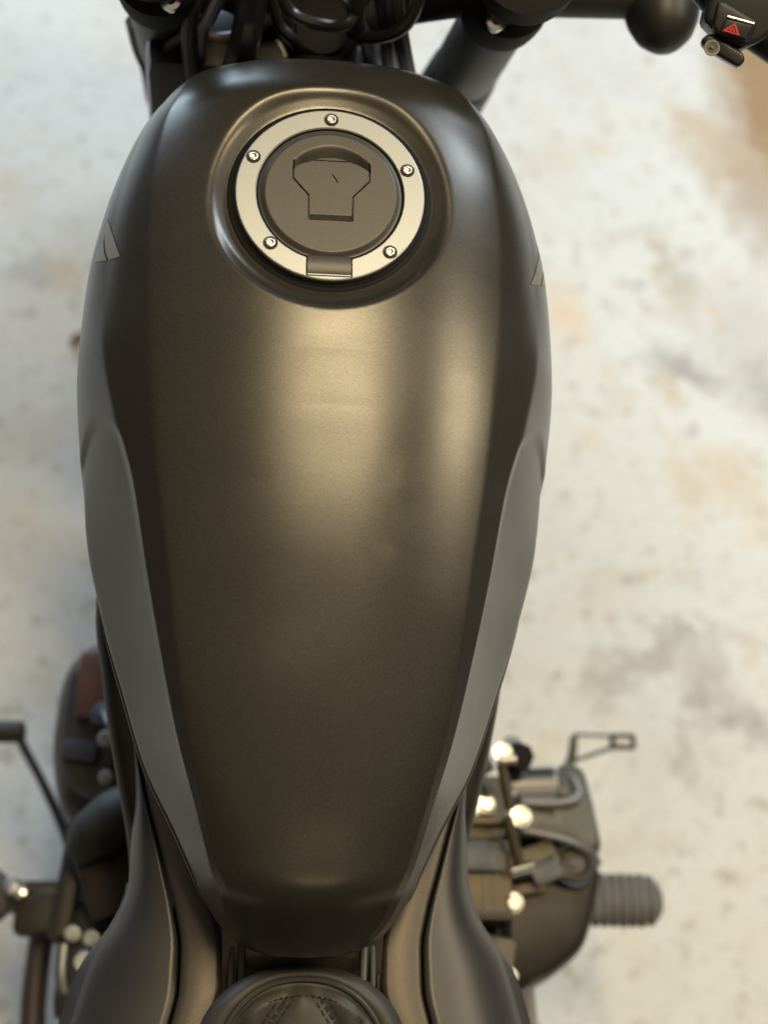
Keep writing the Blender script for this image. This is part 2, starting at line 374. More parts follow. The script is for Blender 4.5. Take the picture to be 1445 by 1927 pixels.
def strip(ea, eb, sub=7):
    ea = np.array(ea, float); eb = np.array(eb, float); rows = []
    ta = np.linspace(0, 1, len(ea)); t = np.linspace(0, 1, 15)
    for k in t:
        a = np.array([np.interp(k, ta, ea[:, 0]), np.interp(k, ta, ea[:, 1])]); b = np.array([np.interp(k, ta, eb[:, 0]), np.interp(k, ta, eb[:, 1])])
        row = [on_tank(*(a+(b-a)*u)) for u in np.linspace(0, 1, sub)]
        if any(r is None for r in row): continue
        rows.append(row)
    return rows
def emblem(strokes):
    g = G()
    for a, b in strokes:
        rows = strip(a, b)
        if len(rows) > 1: g.grid(rows)
    if g.v:
        o = g.build('wing_emblem', M['emblem'], tank, label='grey feathered wing mark on the tank side')
emblem([([(202, 412), (198, 445), (200, 472), (206, 489)], [(203, 412), (213, 442), (221, 466), (227, 483)]),
        ([(199, 430), (191, 455), (183, 478), (178, 494)], [(200, 430), (196, 455), (197, 475), (202, 490)])])
emblem([([(1013, 462), (1012, 490), (1006, 515), (998, 535)], [(1014, 462), (1020, 492), (1019, 518), (1015, 537)]),
        ([(1016, 478), (1022, 500), (1021, 520), (1018, 538)], [(1017, 478), (1024, 502), (1025, 522), (1026, 540)])])

# --- filler cap ------------------------------------------------------
def capP(p, q, h=0.): return CC+CP*p+CQ*q+CN*h
mm = .001
RT = -.0022                                                # height of the ring's top
flap = np.array([(-20.9, 20.3), (-21.3, 8.2), (-12.3, -2.2), (-12.0, -17.2), (12.6, -17.2), (12.9, -2.2), (22.3, 8.2), (22.0, 20.3)])*mm
def sdpoly(P, X, Y):
    d = np.full(X.shape, 1e9); ins = np.zeros(X.shape, bool); n = len(P)
    for i in range(n):
        a = P[i]; b = P[(i+1) % n]; e = b-a
        t = np.clip(((X-a[0])*e[0]+(Y-a[1])*e[1])/(e@e), 0, 1)
        d = np.minimum(d, np.hypot(X-a[0]-t*e[0], Y-a[1]-t*e[1]))
        c = ((a[1] > Y) != (b[1] > Y)) & (X < (b[0]-a[0])*(Y-a[1])/(b[1]-a[1]+1e-15)+a[0]); ins ^= c
    return np.where(ins, -d, d)
RD = .0413
def cap_height(X, Y):
    r = np.hypot(X, Y); h = np.full(X.shape, .0012)
    h = h-.0022*sstep(.0365, .0405, r)-.003*sstep(.0407, RD, r)
    x = (X-.0005)
    # finger scoop between two arcs
    ya = .0203+.0105*(1-(x/.0222)**2); yb = .0168+.0052*(1-(x/.0180)**2)
    wd_ = np.clip((ya-Y)/np.maximum(ya-yb, 1e-4), 0, 1)
    ins = (np.abs(x) < .0222) & (Y < ya+.0004) & (Y > yb)
    edge = np.clip((.0222-np.abs(x))/.006, 0, 1)
    h = np.where(ins, h-.0048*sstep(0, 1, wd_)*edge**.5, h)
    sd = sdpoly(flap, X, Y)
    gr = (np.abs(sd) < .00036) & (Y < .0198) 
    h = np.where(gr, h-.0016, h)
    hump = (sd < 0) & (Y > .0203-.0042*(1-(x/.018)**2)) & (Y <= yb) & (np.abs(x) < .018)
    h = np.where(hump, h-.0007, h)
    bar = (sd < -.0003) & (Y < -.0142)
    h = np.where(bar, h-.0022*np.clip((-.0142-Y)/.0026, 0, 1)-.0002, h)
    a = np.array([.0010, .0115]); b = np.array([.0040, .0068]); e = b-a
    t = np.clip(((X-a[0])*e[0]+(Y-a[1])*e[1])/(e@e), 0, 1); d = np.hypot(X-a[0]-t*e[0], Y-a[1]-t*e[1])
    return np.where(d < .00030, h-.0012, h), sd
NR, NA = 150, 360
R_ = np.linspace(0, RD, NR+1)[1:]; A_ = np.arange(NA)*2*pi/NA
X = R_[:, None]*np.cos(A_); Y = R_[:, None]*np.sin(A_); hh, sd = cap_height(X, Y)
P = CC+X[..., None]*CP+Y[..., None]*CQ+(hh+RT)[..., None]*CN
h0, s0 = cap_height(np.zeros(1), np.zeros(1))
verts = [CC+(h0[0]+RT)*CN]+[P[i, j] for i in range(NR) for j in range(NA)]
fd, ff = [], []
def vid(i, j): return 1+i*NA+(j % NA)
sdf = sd.copy()
for j in range(NA): ff.append((0, vid(0, j), vid(0, j+1)))
for i in range(NR-1):
    for j in range(NA):
        s4 = (sd[i, j]+sd[i+1, j]+sd[i, (j+1) % NA]+sd[i+1, (j+1) % NA])/4
        (ff if s4 < 0 else fd).append((vid(i, j), vid(i+1, j), vid(i+1, j+1), vid(i, j+1)))
def sub(verts, faces):
    ids = sorted({i for f in faces for i in f}); mp = {k: a for a, k in enumerate(ids)}
    return [verts[k] for k in ids], [tuple(mp[k] for k in f) for f in faces]
v, f = sub(verts, fd)
cap = mesh_obj('filler_cap', v, f, M['cap'], bike, sharp=50, label='dark grey locking fuel filler cap in a silver ring')
v, f = sub(verts, ff)
mesh_obj('keyhole_cover', v, f, M['cap'], cap, sharp=50)
g = G()
ro, ri = .0539, .0418
prof = [(ri, RT-.008), (ri, RT-.0006), (ri+.0007, RT), (ro-.0009, RT), (ro-.0003, RT-.0003), (ro, RT-.0010), (ro, RT-.008)]
g.lathe(prof, CC, CN, 128); g.build('cap_ring', M['ring'], cap, sharp=15, label='silver ring held by five screws')
G().lathe([(.0300, -.0070), (.0552, -.0070), (.0558, -.0076), (.0580, -.0078), (.0586, -.0082), (.0588, -.0095)], CC, CN, 128).build('cap_gap_shade', M['gap'], cap)  # black ring stands in for the shaded gap round the silver ring
for (sx, sy) in [(0, 47.4), (-44.0, 21.0), (43.9, 17.2), (-33.1, -32.6), (34.0, -34.8)]:
    c = capP(sx*mm, sy*mm, RT)
    g = G(); g.lathe([(.0042, .00005), (.0041, .00028), (.0037, .00028), (.0032, .00002)], c, CN, 28)  # raised dark ring; the countersink's shade is put into its colour
    g.build('recess_shade_ring', M['case'], cap, sharp=45); g = G(); g.lathe([(.0030, -.001), (.0030, .0002)], c, CN, 24)
    o = g.build('cap_screw', M['steel'], cap, sharp=45)
    g = G(); g.lathe([(.0031, .0001), (.0030, .0006), (.0025, .0011), (.0017, .00125), (.0015, .0004), (.0006, .0004), (.00001, .0009)], c, CN, 6*4)
    v0, f0 = g.v, g.f
    bmv = o.data; bm = bmesh.new(); bm.from_mesh(bmv); vs = [bm.verts.new(tuple(p)) for p in v0]
    for q in f0:
        try: bm.faces.new([vs[i] for i in q]).smooth = True
        except ValueError: pass
    bm.to_mesh(bmv); bm.free()
Rcap = np.stack([CP, CQ, CN], 1)
g = G(); prof = []
for k in range(13):
    t = k/12; q = -.0392-.0112*t
    prof.append((q, RT+.0004+.0011*sin(pi*t)**.7-.0005*t))
rows = [[capP(x, q, h) for q, h in [(prof[0][0], RT-.006)]+prof+[(prof[-1][0], RT-.006)]] for x in np.linspace(-.0122, .0122, 5)]
g.grid(rows, False); g.f.append(tuple(range(len(rows[0])))); g.f.append(tuple(4*len(rows[0])+k for k in range(len(rows[0]))))
g.build('cap_hinge', M['cap'], cap)
g = G()
for s in (-1, 1): g.box(capP(s*.01262, -.0452, RT-.0006), (.00075, .0122, .0016), Rcap, 0)
g.box(capP(0, -.0512, RT-.0006), (.0260, .0006, .0016), Rcap, 0)
g.build('hinge_gap_shade', M['gap'], cap)  # solid black strips painted as the shade round the hinge

# --- seat ------------------------------------------------------------
SC = np.array([0, -.60])
def seat_outline():
    pts = []
    for k in range(25):                                    # nose, then flanks, one side
        a = pi/2*k/24; pts.append((.066*sin(a)**.9, -.452+.066*cos(a)**.85))
    for k in range(1, 16):
        t = k/15; pts.append((.066+.085*t**1.2, -.452-.27*t))
    for k in range(1, 9):
        a = pi/2*k/8; pts.append((.151*cos(a), -.722-.05*sin(a)))
    L = [(-x, y) for x, y in pts[::-1]][:-1]
    return np.array(pts+L[1:])
SO = seat_outline()
def seat_z(x, y): return .7305-.22*np.clip(-.41-y, 0, .12)+.35*np.clip(-.56-y, 0, 1)**1.4
rows = []
SSp = [(1.0, -.090), (1.012, -.055), (1.01, -.030), (.99, -.014), (.95, -.0050), (.89, -.0008), (.83, 0), (.795, -.0012), (.775, -.0030), (.755, -.0015)]+[(s, .0025*(1-(s/.76)**2)) for s in np.linspace(.74, .0, 60)]
def sscale(p, s):
    k = (s, 1-(1-s)*.22) if s > .77 else (s, s/.77*(1-.23*.22))
    return SC+(p-SC)*np.array(k)
def quilt(x, y):
    d = 1e9
    for s in (-1, 1):
        v = (x*.825+s*(y+.393)*.565) % .047; v = min(v, .047-v); d = min(d, v)
    return d
for s, dz in SSp:
    row = []
    for p in SO:
        q = sscale(p, s); z = float(seat_z(*q))+dz
        if s < .745:
            d = quilt(*q); z += .0040*(1-math.exp(-(d/.0075)**1.4))-.0022*math.exp(-(d/.0015)**2)
        row.append((q[0], q[1], z))
    rows.append(row)
g = G(); g.grid(rows, True, False, False)
seat = g.build('seat', M['vinyl'], bike, sharp=0, label='black vinyl seat with diamond stitched top')
pts = [(*sscale(p, .776), float(seat_z(*sscale(p, .776)))-.0006) for p in SO]
G().tube(pts+[pts[0]], .0017, 8, 0, caps=False).build('seat_piping', M['vinyl'], seat)
g = G(); inner = np.array([sscale(p, .725) for p in SO]); iang = np.arctan2(inner[:, 0]-SC[0], inner[:, 1]-SC[1]); irad = np.hypot(inner[:, 0]-SC[0], inner[:, 1]-SC[1])
for s in (-1, 1):
    nrm = np.array([.825, s*.565]); L2 = nrm@nrm; dr = np.array([-nrm[1], nrm[0]])/math.sqrt(L2)
    for k in range(-4, 5):
        for o2 in (-.0034, .0034):
            for t in np.arange(-.4, .4, .0050):
                q = (k*.047+o2)*nrm/L2+np.array([0, -.393])+dr*t
                if q[1] < -.54: continue
                e = q-SC; jj = int(np.argmin(np.abs(iang-math.atan2(e[0], e[1]))))
                fr = np.hypot(*e)/irad[jj]
                if fr > 1: continue
                z = float(seat_z(*q))+.0025*(1-(fr*.725/.76)**2)+.0040*(1-math.exp(-(.0034/.0075)**1.4))+.0002
                g.tube([np.array([*(q-dr*.0016), z]), np.array([*(q+dr*.0016), z])], .00045, 5, 0)
sg = G()
for s in (-1, 1):
    nrm = np.array([.825, s*.565]); L2 = nrm@nrm; dr = np.array([-nrm[1], nrm[0]])/math.sqrt(L2)
    for k in range(-4, 5):
        run = []
        for t in np.arange(-.4, .4, .004):
            q = k*.047*nrm/L2+np.array([0, -.393])+dr*t; e = q-SC; jj = int(np.argmin(np.abs(iang-math.atan2(e[0], e[1])))); fr = np.hypot(*e)/irad[jj]
            if q[1] > -.54 and fr <= 1.02: run.append((*q, float(seat_z(*q))+.0025*(1-(fr*.725/.76)**2)-.0016))
        if len(run) > 2: sg.tube(run, .0014, 6, 0)
sg.build('seam', M['thread'], seat)
for j in range(len(SO)):                                   # stitches beside the piping
    a0_, a1_ = sscale(SO[j], .735), sscale(SO[(j+1) % len(SO)], .735)
    if a0_[1] < -.54: continue
    nst = max(1, int(np.hypot(*(a1_-a0_))/.0050))
    for k in range(nst):
        a = a0_+(a1_-a0_)*(k+.15)/nst; b = a0_+(a1_-a0_)*(k+.75)/nst; za = float(seat_z(*a))+.0022
        g.tube([(*a, za), (*b, za)], .00045, 5, 0)
g.build('stitching', M['thread'], seat, kind='stuff')

# --- bracket and covers round the tail of the tank ---------------------
g = G()
g.grid([[(x, y, z-.10*abs(x)) for x in np.linspace(-.048, .048, 13)] for y, z in [(-.345, .735), (-.372, .728), (-.392, .712), (-.410, .700), (-.44, .69)]])
g.build('tail_bracket', M['rail'], bike)
for s in (-1, 1):
    G().tube([(s*.041, -.355, .728), (s*.0425, -.392, .712), (s*.042, -.415, .704)], .0018, 8, 4).build('bracket_rib', M['ring'] if s > 0 else M['rail'], bike)
    G().tube([(s*.0372, -.355, .729), (s*.036, -.402, .714)], .0022, 8, 0).build('bracket_rib', M['ring'] if s > 0 else M['black'], bike)
    G().tube([(s*.0475, -.358, .712), (s*.0455, -.385, .706), (s*.048, -.42, .70)], .0032, 8, 4).build('cover_trim', M['black'], bike)
# seam line (x, y), inner line x, outer line x
seamY = [-.20, -.25, -.284, -.307, -.331, -.355, -.377, -.398, -.419, -.46, -.52]
seamX = [.112, .106, .0985, .0915, .0845, .0775, .0735, .0735, .0775, .088, .105]
innX  = [.080, .075, .070, .066, .060, .0530, .0470, .0465, .0530, .070, .090]
outX  = [.114, .110, .1075, .1085, .1085, .115, .1275, .134, .139, .148, .160]
yy = np.linspace(-.20, -.52, 50)
f_ = lambda a: pchip([-v for v in seamY], a, -yy)
sx, ix, ox = f_(seamX), f_(innX), f_(outX)
for s in (-1, 1):
    rows = []
    for k, y in enumerate(yy):
        a, b = ix[k], sx[k]-.0008; zt = .709-.01*sstep(-.42, -.52, y)
        row = [(s*a, y, zt-.030), (s*(a+.0005), y, zt-.003), (s*(a+.002), y, zt-.0005)]
        row += [(s*(a+.002+(b-a-.004)*u), y, zt+.0010*sin(pi*u)) for u in np.linspace(0, 1, 8)]
        row += [(s*(b-.0006), y, zt-.0008), (s*b, y, zt-.003), (s*b, y, zt-.02)]
        rows.append(row)
    G().grid(rows, False).build('frame_cover', M['rail'], bike, sharp=0)
    rows = []
    for k, y in enumerate(yy):
        a, b = sx[k]+.0008, ox[k]; zt = .707-.01*sstep(-.42, -.52, y); w_ = b-a
        row = [(s*a, y, zt-.02), (s*a, y, zt-.003), (s*(a+.001), y, zt-.0006)]
        row += [(s*(a+.001+(w_-.001)*u), y, zt-.0006-.030*u**3-.002*sin(pi*u)) for u in np.linspace(.08, 1, 10)]
        row += [(s*(b+.0006), y, zt-.040), (s*(b-.001), y, zt-.05), (s*(b-.010), y, zt-.085), (s*(b-.02), y, zt-.13)]
        rows.append(row)
    G().grid(rows, False).build('side_cover', M['plastic_grey'], bike, sharp=0)
    rows = []
    for k, y in enumerate(yy):
        if y > -.33: continue
        w_ = .0065*float(sstep(-.33, -.40, y))+.0004
        rows.append([(s*(ox[k]-.001), y, .672), (s*(ox[k]+.002), y, .668), (s*(ox[k]+.002+w_), y, .662), (s*(ox[k]+.0025+w_), y, .650), (s*ox[k], y, .62)])
    G().grid(rows).build('cover_edge', M['casegrey'] if s < 0 else M['plastic_grey'], bike)
# frame tubes and hoses under the tank
for s in (-1, 1):
    G().tube([(s*.06, .16, .86), (s*.105, .02, .735), (s*.122, -.14, .715), (s*.118, -.20, .695), (s*.106, -.262, .675), (s*.098, -.30, .65), (s*.095, -.36, .56)], [.017, .017, .016, .015, .015, .015, .015], 18).build('frame_tube', M['case'], bike)
    G().tube([(s*.05, -.28, .70), (s*.08, -.45, .655), (s*.10, -.70, .64), (s*.09, -.9, .70)], .016, 14).build('seat_rail', M['black'], bike)
G().tube([(0, .19, .85), (0, .10, .80), (0, -.15, .76), (0, -.36, .66), (0, -.42, .45), (0, -.40, .28)], .026, 18).build('backbone_tube', M['black'], bike)
G().tube([(0, .21, .80), (0, .19, .60), (0, .12, .35), (0, .0, .20), (0, -.25, .19), (0, -.40, .28)], .018, 16).build('cradle_tube', M['black'], bike)

# --- engine -----------------------------------------------------------
engine = empty('engine', (0, -.15, .25), bike)
def part(gg, name, m, parent, **k):
    o = gg.build(name, m, parent, **k); 
    if parent is engine: o.location = (0, .15, -.25)
    return o
g = G(); g.box((0, -.19, .33), (.26, .36, .24), None, .02, 3); part(g, 'crankcase', M['case'], engine)
g = G(); g.box((0, -.04, .52), (.24, .17, .20), rx(radians(-15)), .015, 3)
for k in range(9): g.box((0, -.04+.016*(k-4)*.2, .44+.02*k), (.25, .18, .004), rx(radians(-15)), .001, 1)
part(g, 'cylinder_block', M['black'], engine)
g = G(); g.box((0, -.02, .64), (.24, .17, .05), rx(radians(-15)), .015, 3); part(g, 'cylinder_head', M['case'], engine)
# right crankcase top with its seams
g = G()
g.box((.145, -.262, .435), (.066, .115, .06), None, .004, 2)
part(g, 'case_top', M['casetan'], engine)
g = G(); g.box((.150, -.2435, .470), (.052, .008, .010), None, .002, 2); g.box((.150, -.255, .467), (.052, .006, .008), None, .002, 2); part(g, 'case_rib', M['casetan'], engine)
g = G(); g.box((.1455, -.2715, .466), (.034, .026, .016), None, .003, 2); g.box((.164, -.2715, .465), (.016, .026, .014), None, .003, 2); part(g, 'connector_block', M['bluegrey'], engine)
g = G(); g.box((.156, -.300, .4655), (.0016, .030, .0016), None, 0); g.box((.152, -.3165, .466), (.046, .003, .006), None, .001, 1); part(g, 'case_seam', M['black'], engine)
g = G(); g.box((.150, -.317, .463), (.050, .007, .009), None, .002, 2); part(g, 'case_rib', M['casetan'], engine)
# clutch cover: bulging outline, lofted down from the top face
sil = [(.172, -.215), (.19, -.212), (.215, -.214), (.243, -.205), (.262, -.19), (.266, -.21), (.270, -.234), (.2715, -.262), (.264, -.299), (.252, -.330), (.232, -.348), (.214, -.358), (.182, -.366), (.172, -.33)]
def ring_(sil, z, sc, c=(.175, -.275)): return [(c[0]+(x-c[0])*sc, c[1]+(y-c[1])*sc, z) for x, y in sil]
def smooth_closed(p, n=6):
    p = np.array(p); out = []; N = len(p)
    for i in range(N):
        a, b, c, d = p[i-1], p[i], p[(i+1) % N], p[(i+2) % N]
        for k in range(n):
            t = k/n; out.append(.5*((2*b)+(c-a)*t+(2*a-5*b+4*c-d)*t*t+(-a+3*b-3*c+d)*t**3))
    return out
silr = smooth_closed([(.172, -.268), (.20, -.272), (.235, -.274), (.262, -.268), (.2715, -.268), (.264, -.299), (.252, -.330), (.232, -.348), (.214, -.358), (.182, -.366), (.172, -.33)])
g = G(); g.grid([ring_(silr, z, s) for s, z in [(.4, .402), (.86, .400), (.955, .394), (.99, .382), (1, .36), (1, .30), (.96, .24), (.85, .22)]], True, True, True)
part(g, 'clutch_cover', M['case'], engine)
silf = smooth_closed([(.176, -.246), (.20, -.248), (.235, -.253), (.262, -.258), (.2705, -.250), (.268, -.225), (.264, -.20), (.258, -.180), (.240, -.176), (.232, -.19), (.224, -.212), (.20, -.214), (.178, -.214)])
g = G(); g.grid([ring_(silf, z, s, (.225, -.225)) for s, z in [(.3, .415), (.8, .412), (.95, .402), (1, .385), (1, .33), (.95, .26)]], True, True, True)
part(g, 'pump_cover', M['casegrey'], engine)
part(G().tube([(.196, -.240, .420), (.215, -.2435, .4215), (.238, -.249, .419), (.256, -.2555, .408), (.266, -.262, .395)], [.003, .0034, .0034, .005, .004], 10), 'cover_lip', M['satin'], engine)
part(G().tube([(.198, -.216, .418), (.225, -.2165, .418), (.243, -.213, .416), (.249, -.205, .413), (.245, -.193, .41), (.240, -.184, .405)], [.004, .0045, .0055, .0055, .0050, .004], 12), 'opening_rim', M['satin'], engine)
part(G().lathe([(.001, 0), (.017, 0), (.019, .002), (.019, .040), (.017, .042)], (.188, -.200, .405), (1, .05, 0), 32), 'pump_housing', M['chrome'], engine)
g = G(); g.box((.2300, -.199, .405), (.012, .024, .03), rz(radians(12)), .003); part(g, 'slot_shade_block', M['black'], engine)  # solid block, blackened to stand for the shade inside the slot
g = G(); g.lathe([(.004, -.03), (.0120, -.028), (.0120, .008), (.0112, .010), (.0112, .014), (.0001, .014)], (.1925, -.183, .44), (.05, -.15, 1), 8); g.lathe([(.0118, -.006), (.0130, -.005), (.0130, .001), (.0118, .002)], (.1925, -.183, .44), (.05, -.15, 1), 24)
part(g, 'hose_cap', M['gap'], engine)
part(G().lathe([(.0085, -.012), (.0085, 0), (.0075, .002), (.0001, .002)], (.192, -.167, .425), (.05, .3, 1), 20), 'hose_fitting', M['satin'], engine)
g = G(); c0 = (.2425, -.2640, .408)
g.lathe([(.0175, -.02), (.0175, 0), (.0165, .003), (.0130, .0042), (.0105, .0030), (.0095, .0015), (.0060, .0015), (.0055, .0032), (.0001, .0032)], c0, (.12, .1, 1), 40)
part(g, 'oil_filler_cap', M['rail'], engine)
part(G().lathe([(.0178, .0), (.0205, .001), (.0210, -.006), (.0210, -.02)], c0, (.12, .1, 1), 40), 'filler_collar', M['black'], engine)
part(G().box((.2150, -.2740, .416), (.026, .020, .014), rz(radians(25)), .003), 'sensor_block', M['bluegrey'], engine)
part(G().box((.205, -.263, .412), (.045, .022, .008), rz(radians(20)), .003), 'cover_web', M['casetan'], engine)
part(G().box((.198, -.2875, .410), (.038, .010, .010), rz(radians(10)), .003), 'cover_web', M['casetan'], engine)
part(G().tube([(.190, -.279, .418), (.205, -.275, .420), (.222, -.262, .421)], .0024, 8, 5), 'wire', M['black'], engine)
part(G().tube([(.167, -.205, .500), (.175, -.238, .488)], .0042, 10, 0), 'clutch_arm', M['casetan'], engine)
part(G().tube([(.172, -.245, .487), (.184, -.281, .470)], .0048, 10, 0), 'clutch_arm', M['casetan'], engine)
part(G().tube([(.176, -.284, .472), (.194, -.279, .472)], .0042, 10, 0), 'arm_pin', M['chrome'], engine)
part(G().tube([(.165, -.203, .505), (.178, -.202, .505)], .004, 10, 0), 'arm_pin', M['lip'], engine)
def bolt(c, r=.006, ax=(0, -.1, 1), par=None, m='steel'):
    g = G(); g.lathe([(r*1.3, -.004), (r*1.3, .0008), (r*1.0, .0010)], c, ax, 20)
    g.lathe([(r*1.0, .0008), (r*1.0, .0042), (r*.85, .0050), (r*.50, .0050), (r*.45, .0022), (.0001, .0022)], c, ax, 6)
    return part(g, 'bolt', M[m], par or engine, sharp=25)
for c, r in [((.175, -.186, .468), .006), ((.149, -.232, .47), .0055), ((.159, -.230, .47), .0055), ((.193, -.233, .44), .0066), ((.1785, -.307, .462), .0062), ((.174, -.362, .455), .005)]:
    bolt(c, r)
part(G().tube([(.1775, -.262, .436), (.1785, -.30, .432), (.1775, -.335, .428), (.174, -.375, .42)], .0042, 8, 4), 'case_gap_shade', M['gap'], engine)  # black strip added as the shade between case and clutch cover
part(G().tube([(.150, -.195, .50), (.158, -.207, .49)], .0058, 12, 0), 'hose_clip', M['ring'], engine)
part(G().tube([(.150, -.209, .49), (.160, -.222, .48)], .0050, 12, 0), 'hose_clip', M['ring'], engine)
g = G(); g.box((.150, -.355, .415), (.060, .06, .05), rz(radians(-12)), .006); part(g, 'case_rear', M['casetan'], engine)
# left side
sill = smooth_closed([(-.135, -.065), (-.165, -.062), (-.186, -.075), (-.199, -.100), (-.203, -.150), (-.200, -.185), (-.190, -.215), (-.165, -.228), (-.135, -.228)])
g = G(); g.grid([ring_(sill, z, s, (-.150, -.148)) for s, z in [(.5, .395), (.80, .394), (.92, .386), (1, .368), (1.02, .32), (.97, .24)]], True, True, True)
part(g, 'alternator_cover', M['casegrey'], engine)
g = G(); g.box((-.166, -.113, .396), (.034, .062, .02), None, .006); part(g, 'cover_inset', M['redbrown'], engine)
part(G().box((-.176, -.172, .398), (.030, .018, .014), rz(radians(-8)), .003), 'sensor_block', M['bluegrey'], engine)
part(G().lathe([(.013, -.02), (.013, .004), (.010, .008), (.0001, .009)], (-.157, -.142, .405), (-.3, .1, 1), 20), 'sensor_plug', M['bluegrey'], engine)
part(G().tube([(-.157, -.142, .41), (-.15, -.16, .42), (-.148, -.19, .41), (-.14, -.22, .40)], .005, 10), 'wire', M['black'], engine)
for c, r in [((-.153, -.167, .425), .0065), ((-.151, -.200, .425), .0055), ((-.1505, -.128, .43), .0055), ((-.160, -.277, .42), .0062), ((-.171, -.322, .40), .0058), ((-.156, -.326, .40), .006)]:
    bolt(c, r*.85, m='ring')
part(G().tube([(-.118, -.225, .455), (-.137, -.238, .452), (-.155, -.253, .446), (-.168, -.268, .436)], [.017, .022, .021, .010], 20), 'coolant_hose', M['rubber'], engine)
part(G().box((-.142, -.278, .40), (.05, .07, .06), rz(radians(20)), .008), 'sprocket_cover', M['case'], engine)
part(G().box((-.178, -.275, .36), (.018, .10, .07), rz(radians(-6)), .006), 'sprocket_cover', M['case'], engine)
part(G().box((-.15, -.34, .36), (.07, .09, .05), None, .01), 'gear_housing', M['black'], engine)
part(G().tube([(-.178, -.328, .385), (-.1785, -.35, .383), (-.174, -.366, .378), (-.164, -.366, .374)], .0068, 12), 'chain_hook', M['ring'], engine)
part(G().lathe([(.010, -.02), (.010, 0), (.008, .002), (.0001, .0022)], (-.161, -.342, .385), (0, 0, 1), 20), 'sprocket_nut', M['ring'], engine)

# --- foot controls ------------------------------------------------------
def peg(s):
    g = G(); x0 = .235; prof = [(.012, 0)]
    n = 11
    for k in range(n):
        x = .012+k*.0092; r = .0240 if k < n-1 else .0225
        prof += [(r-.0022, x), (r, x+.0016), (r, x+.0062), (r-.0022, x+.0078)]
    prof += [(.020, .112), (.015, .117), (.008, .120), (.0001, .1205)]
    prof = [(r, h*.94) for r, h in prof]
    g.lathe(prof, (s*x0, -.276, .300), (s, -.01, .0), 28)
    for v in g.v: v[2] = .300+(v[2]-.300)*.62
    o = g.build('footpeg', M['pegrub'], bike, sharp=30, label='ribbed grey rubber footpeg')
    G().box((s*.215, -.276, .298), (.05, .026, .026), None, .004).build('peg_clevis', M['black'], o)
    G().lathe([(.007, -.02), (.007, .02), (.005, .023), (.0001, .024)], (s*.226, -.276, .30), (0, .1, 1), 16).build('clevis_pin', M['steel'], o)
    return o
peg(1)
pl = peg(-1)
G().box((-.207, -.291, .30), (.050, .036, .03), None, .006).build('peg_bracket', M['case'], pl)
G().lathe([(.0085, -.01), (.0085, .004), (.006, .007), (.0001, .008)], (-.234, -.271, .316), (0, 0, 1), 16).build('peg_bolt', M['ring'], pl)
for s in (-1, 1):
    G().tube([(s*.205, -.28, .295), (s*.15, -.30, .30), (s*.10, -.32, .31)], .014, 12).build('peg_mount', M['black'], bike)
# brake pedal
bp_ = G(); bp_.tube([(.205, -.245, .27), (.255, -.17, .275), (.275, -.146, .28), (.281, -.118, .282)], [.007, .006, .005, .0035], 10)
bp_.tube([(.281, -.116, .282), (.318, -.1165, .281)], .0016, 8, 0); bp_.tube([(.276, -.143, .280), (.318, -.1285, .281)], .0019, 8, 0)
bpo = bp_.build('brake_pedal', M['black'], bike, label='thin black brake pedal with a small framed pad')
g = G()
for c, s_ in [((.329, -.1165, .282), (.024, .0035, .006)), ((.329, -.1285, .282), (.024, .0035, .006)), ((.3185, -.1225, .282), (.0050, .012, .006)), ((.3395, -.1225, .282), (.0045, .012, .006))]: g.box(c, s_, None, .001, 1)
g.build('pedal_pad', M['black'], bpo)
G().box((.329, -.1225, .280), (.012, .006, .004), None, .001, 1).build('pad_hole_fill', M['lip'], bpo)  # pale block added in place of the bright hole in the pad
# shift lever
sh = G().tube([(-.185, -.245, .29), (-.199, -.211, .285), (-.222, -.168, .281), (-.243, -.133, .280), (-.247, -.121, .281)], [.006, .0048, .0042, .0045, .006], 10).build('shift_lever', M['black'], bike, label='thin black gear shift lever with rubber tip')
G().lathe([(.0001, -.002), (.009, 0), (.0105, .002), (.0105, .05), (.009, .054), (.0001, .055)], (-.242, -.1215, .282), (-1, 0, 0), 20).build('shift_rubber', M['rubber'], sh)
# side stand folded back, lower frame bar, exhaust
ss = G().tube([(-.205, -.275, .27), (-.214, -.31, .255), (-.216, -.38, .245), (-.205, -.50, .235), (-.20, -.62, .23)], [.013, .0115, .0115, .011, .011], 14).build('side_stand', M['purple'], bike)
G().box((-.20, -.63, .225), (.05, .05, .012), None, .004).build('stand_foot', M['black'], ss)
ex = G().tube([(.10, .10, .52), (.12, .16, .35), (.13, .05, .20), (.13, -.25, .17), (.155, -.42, .20), (.175, -.55, .25), (.185, -.9, .32)], [.02, .02, .02, .022, .03, .045, .05], 18).build('exhaust', M['black'], bike)
G().box((.196, -.395, .36), (.028, .11, .05), rz(radians(3)), .006).build('heel_guard', M['black'], bike)

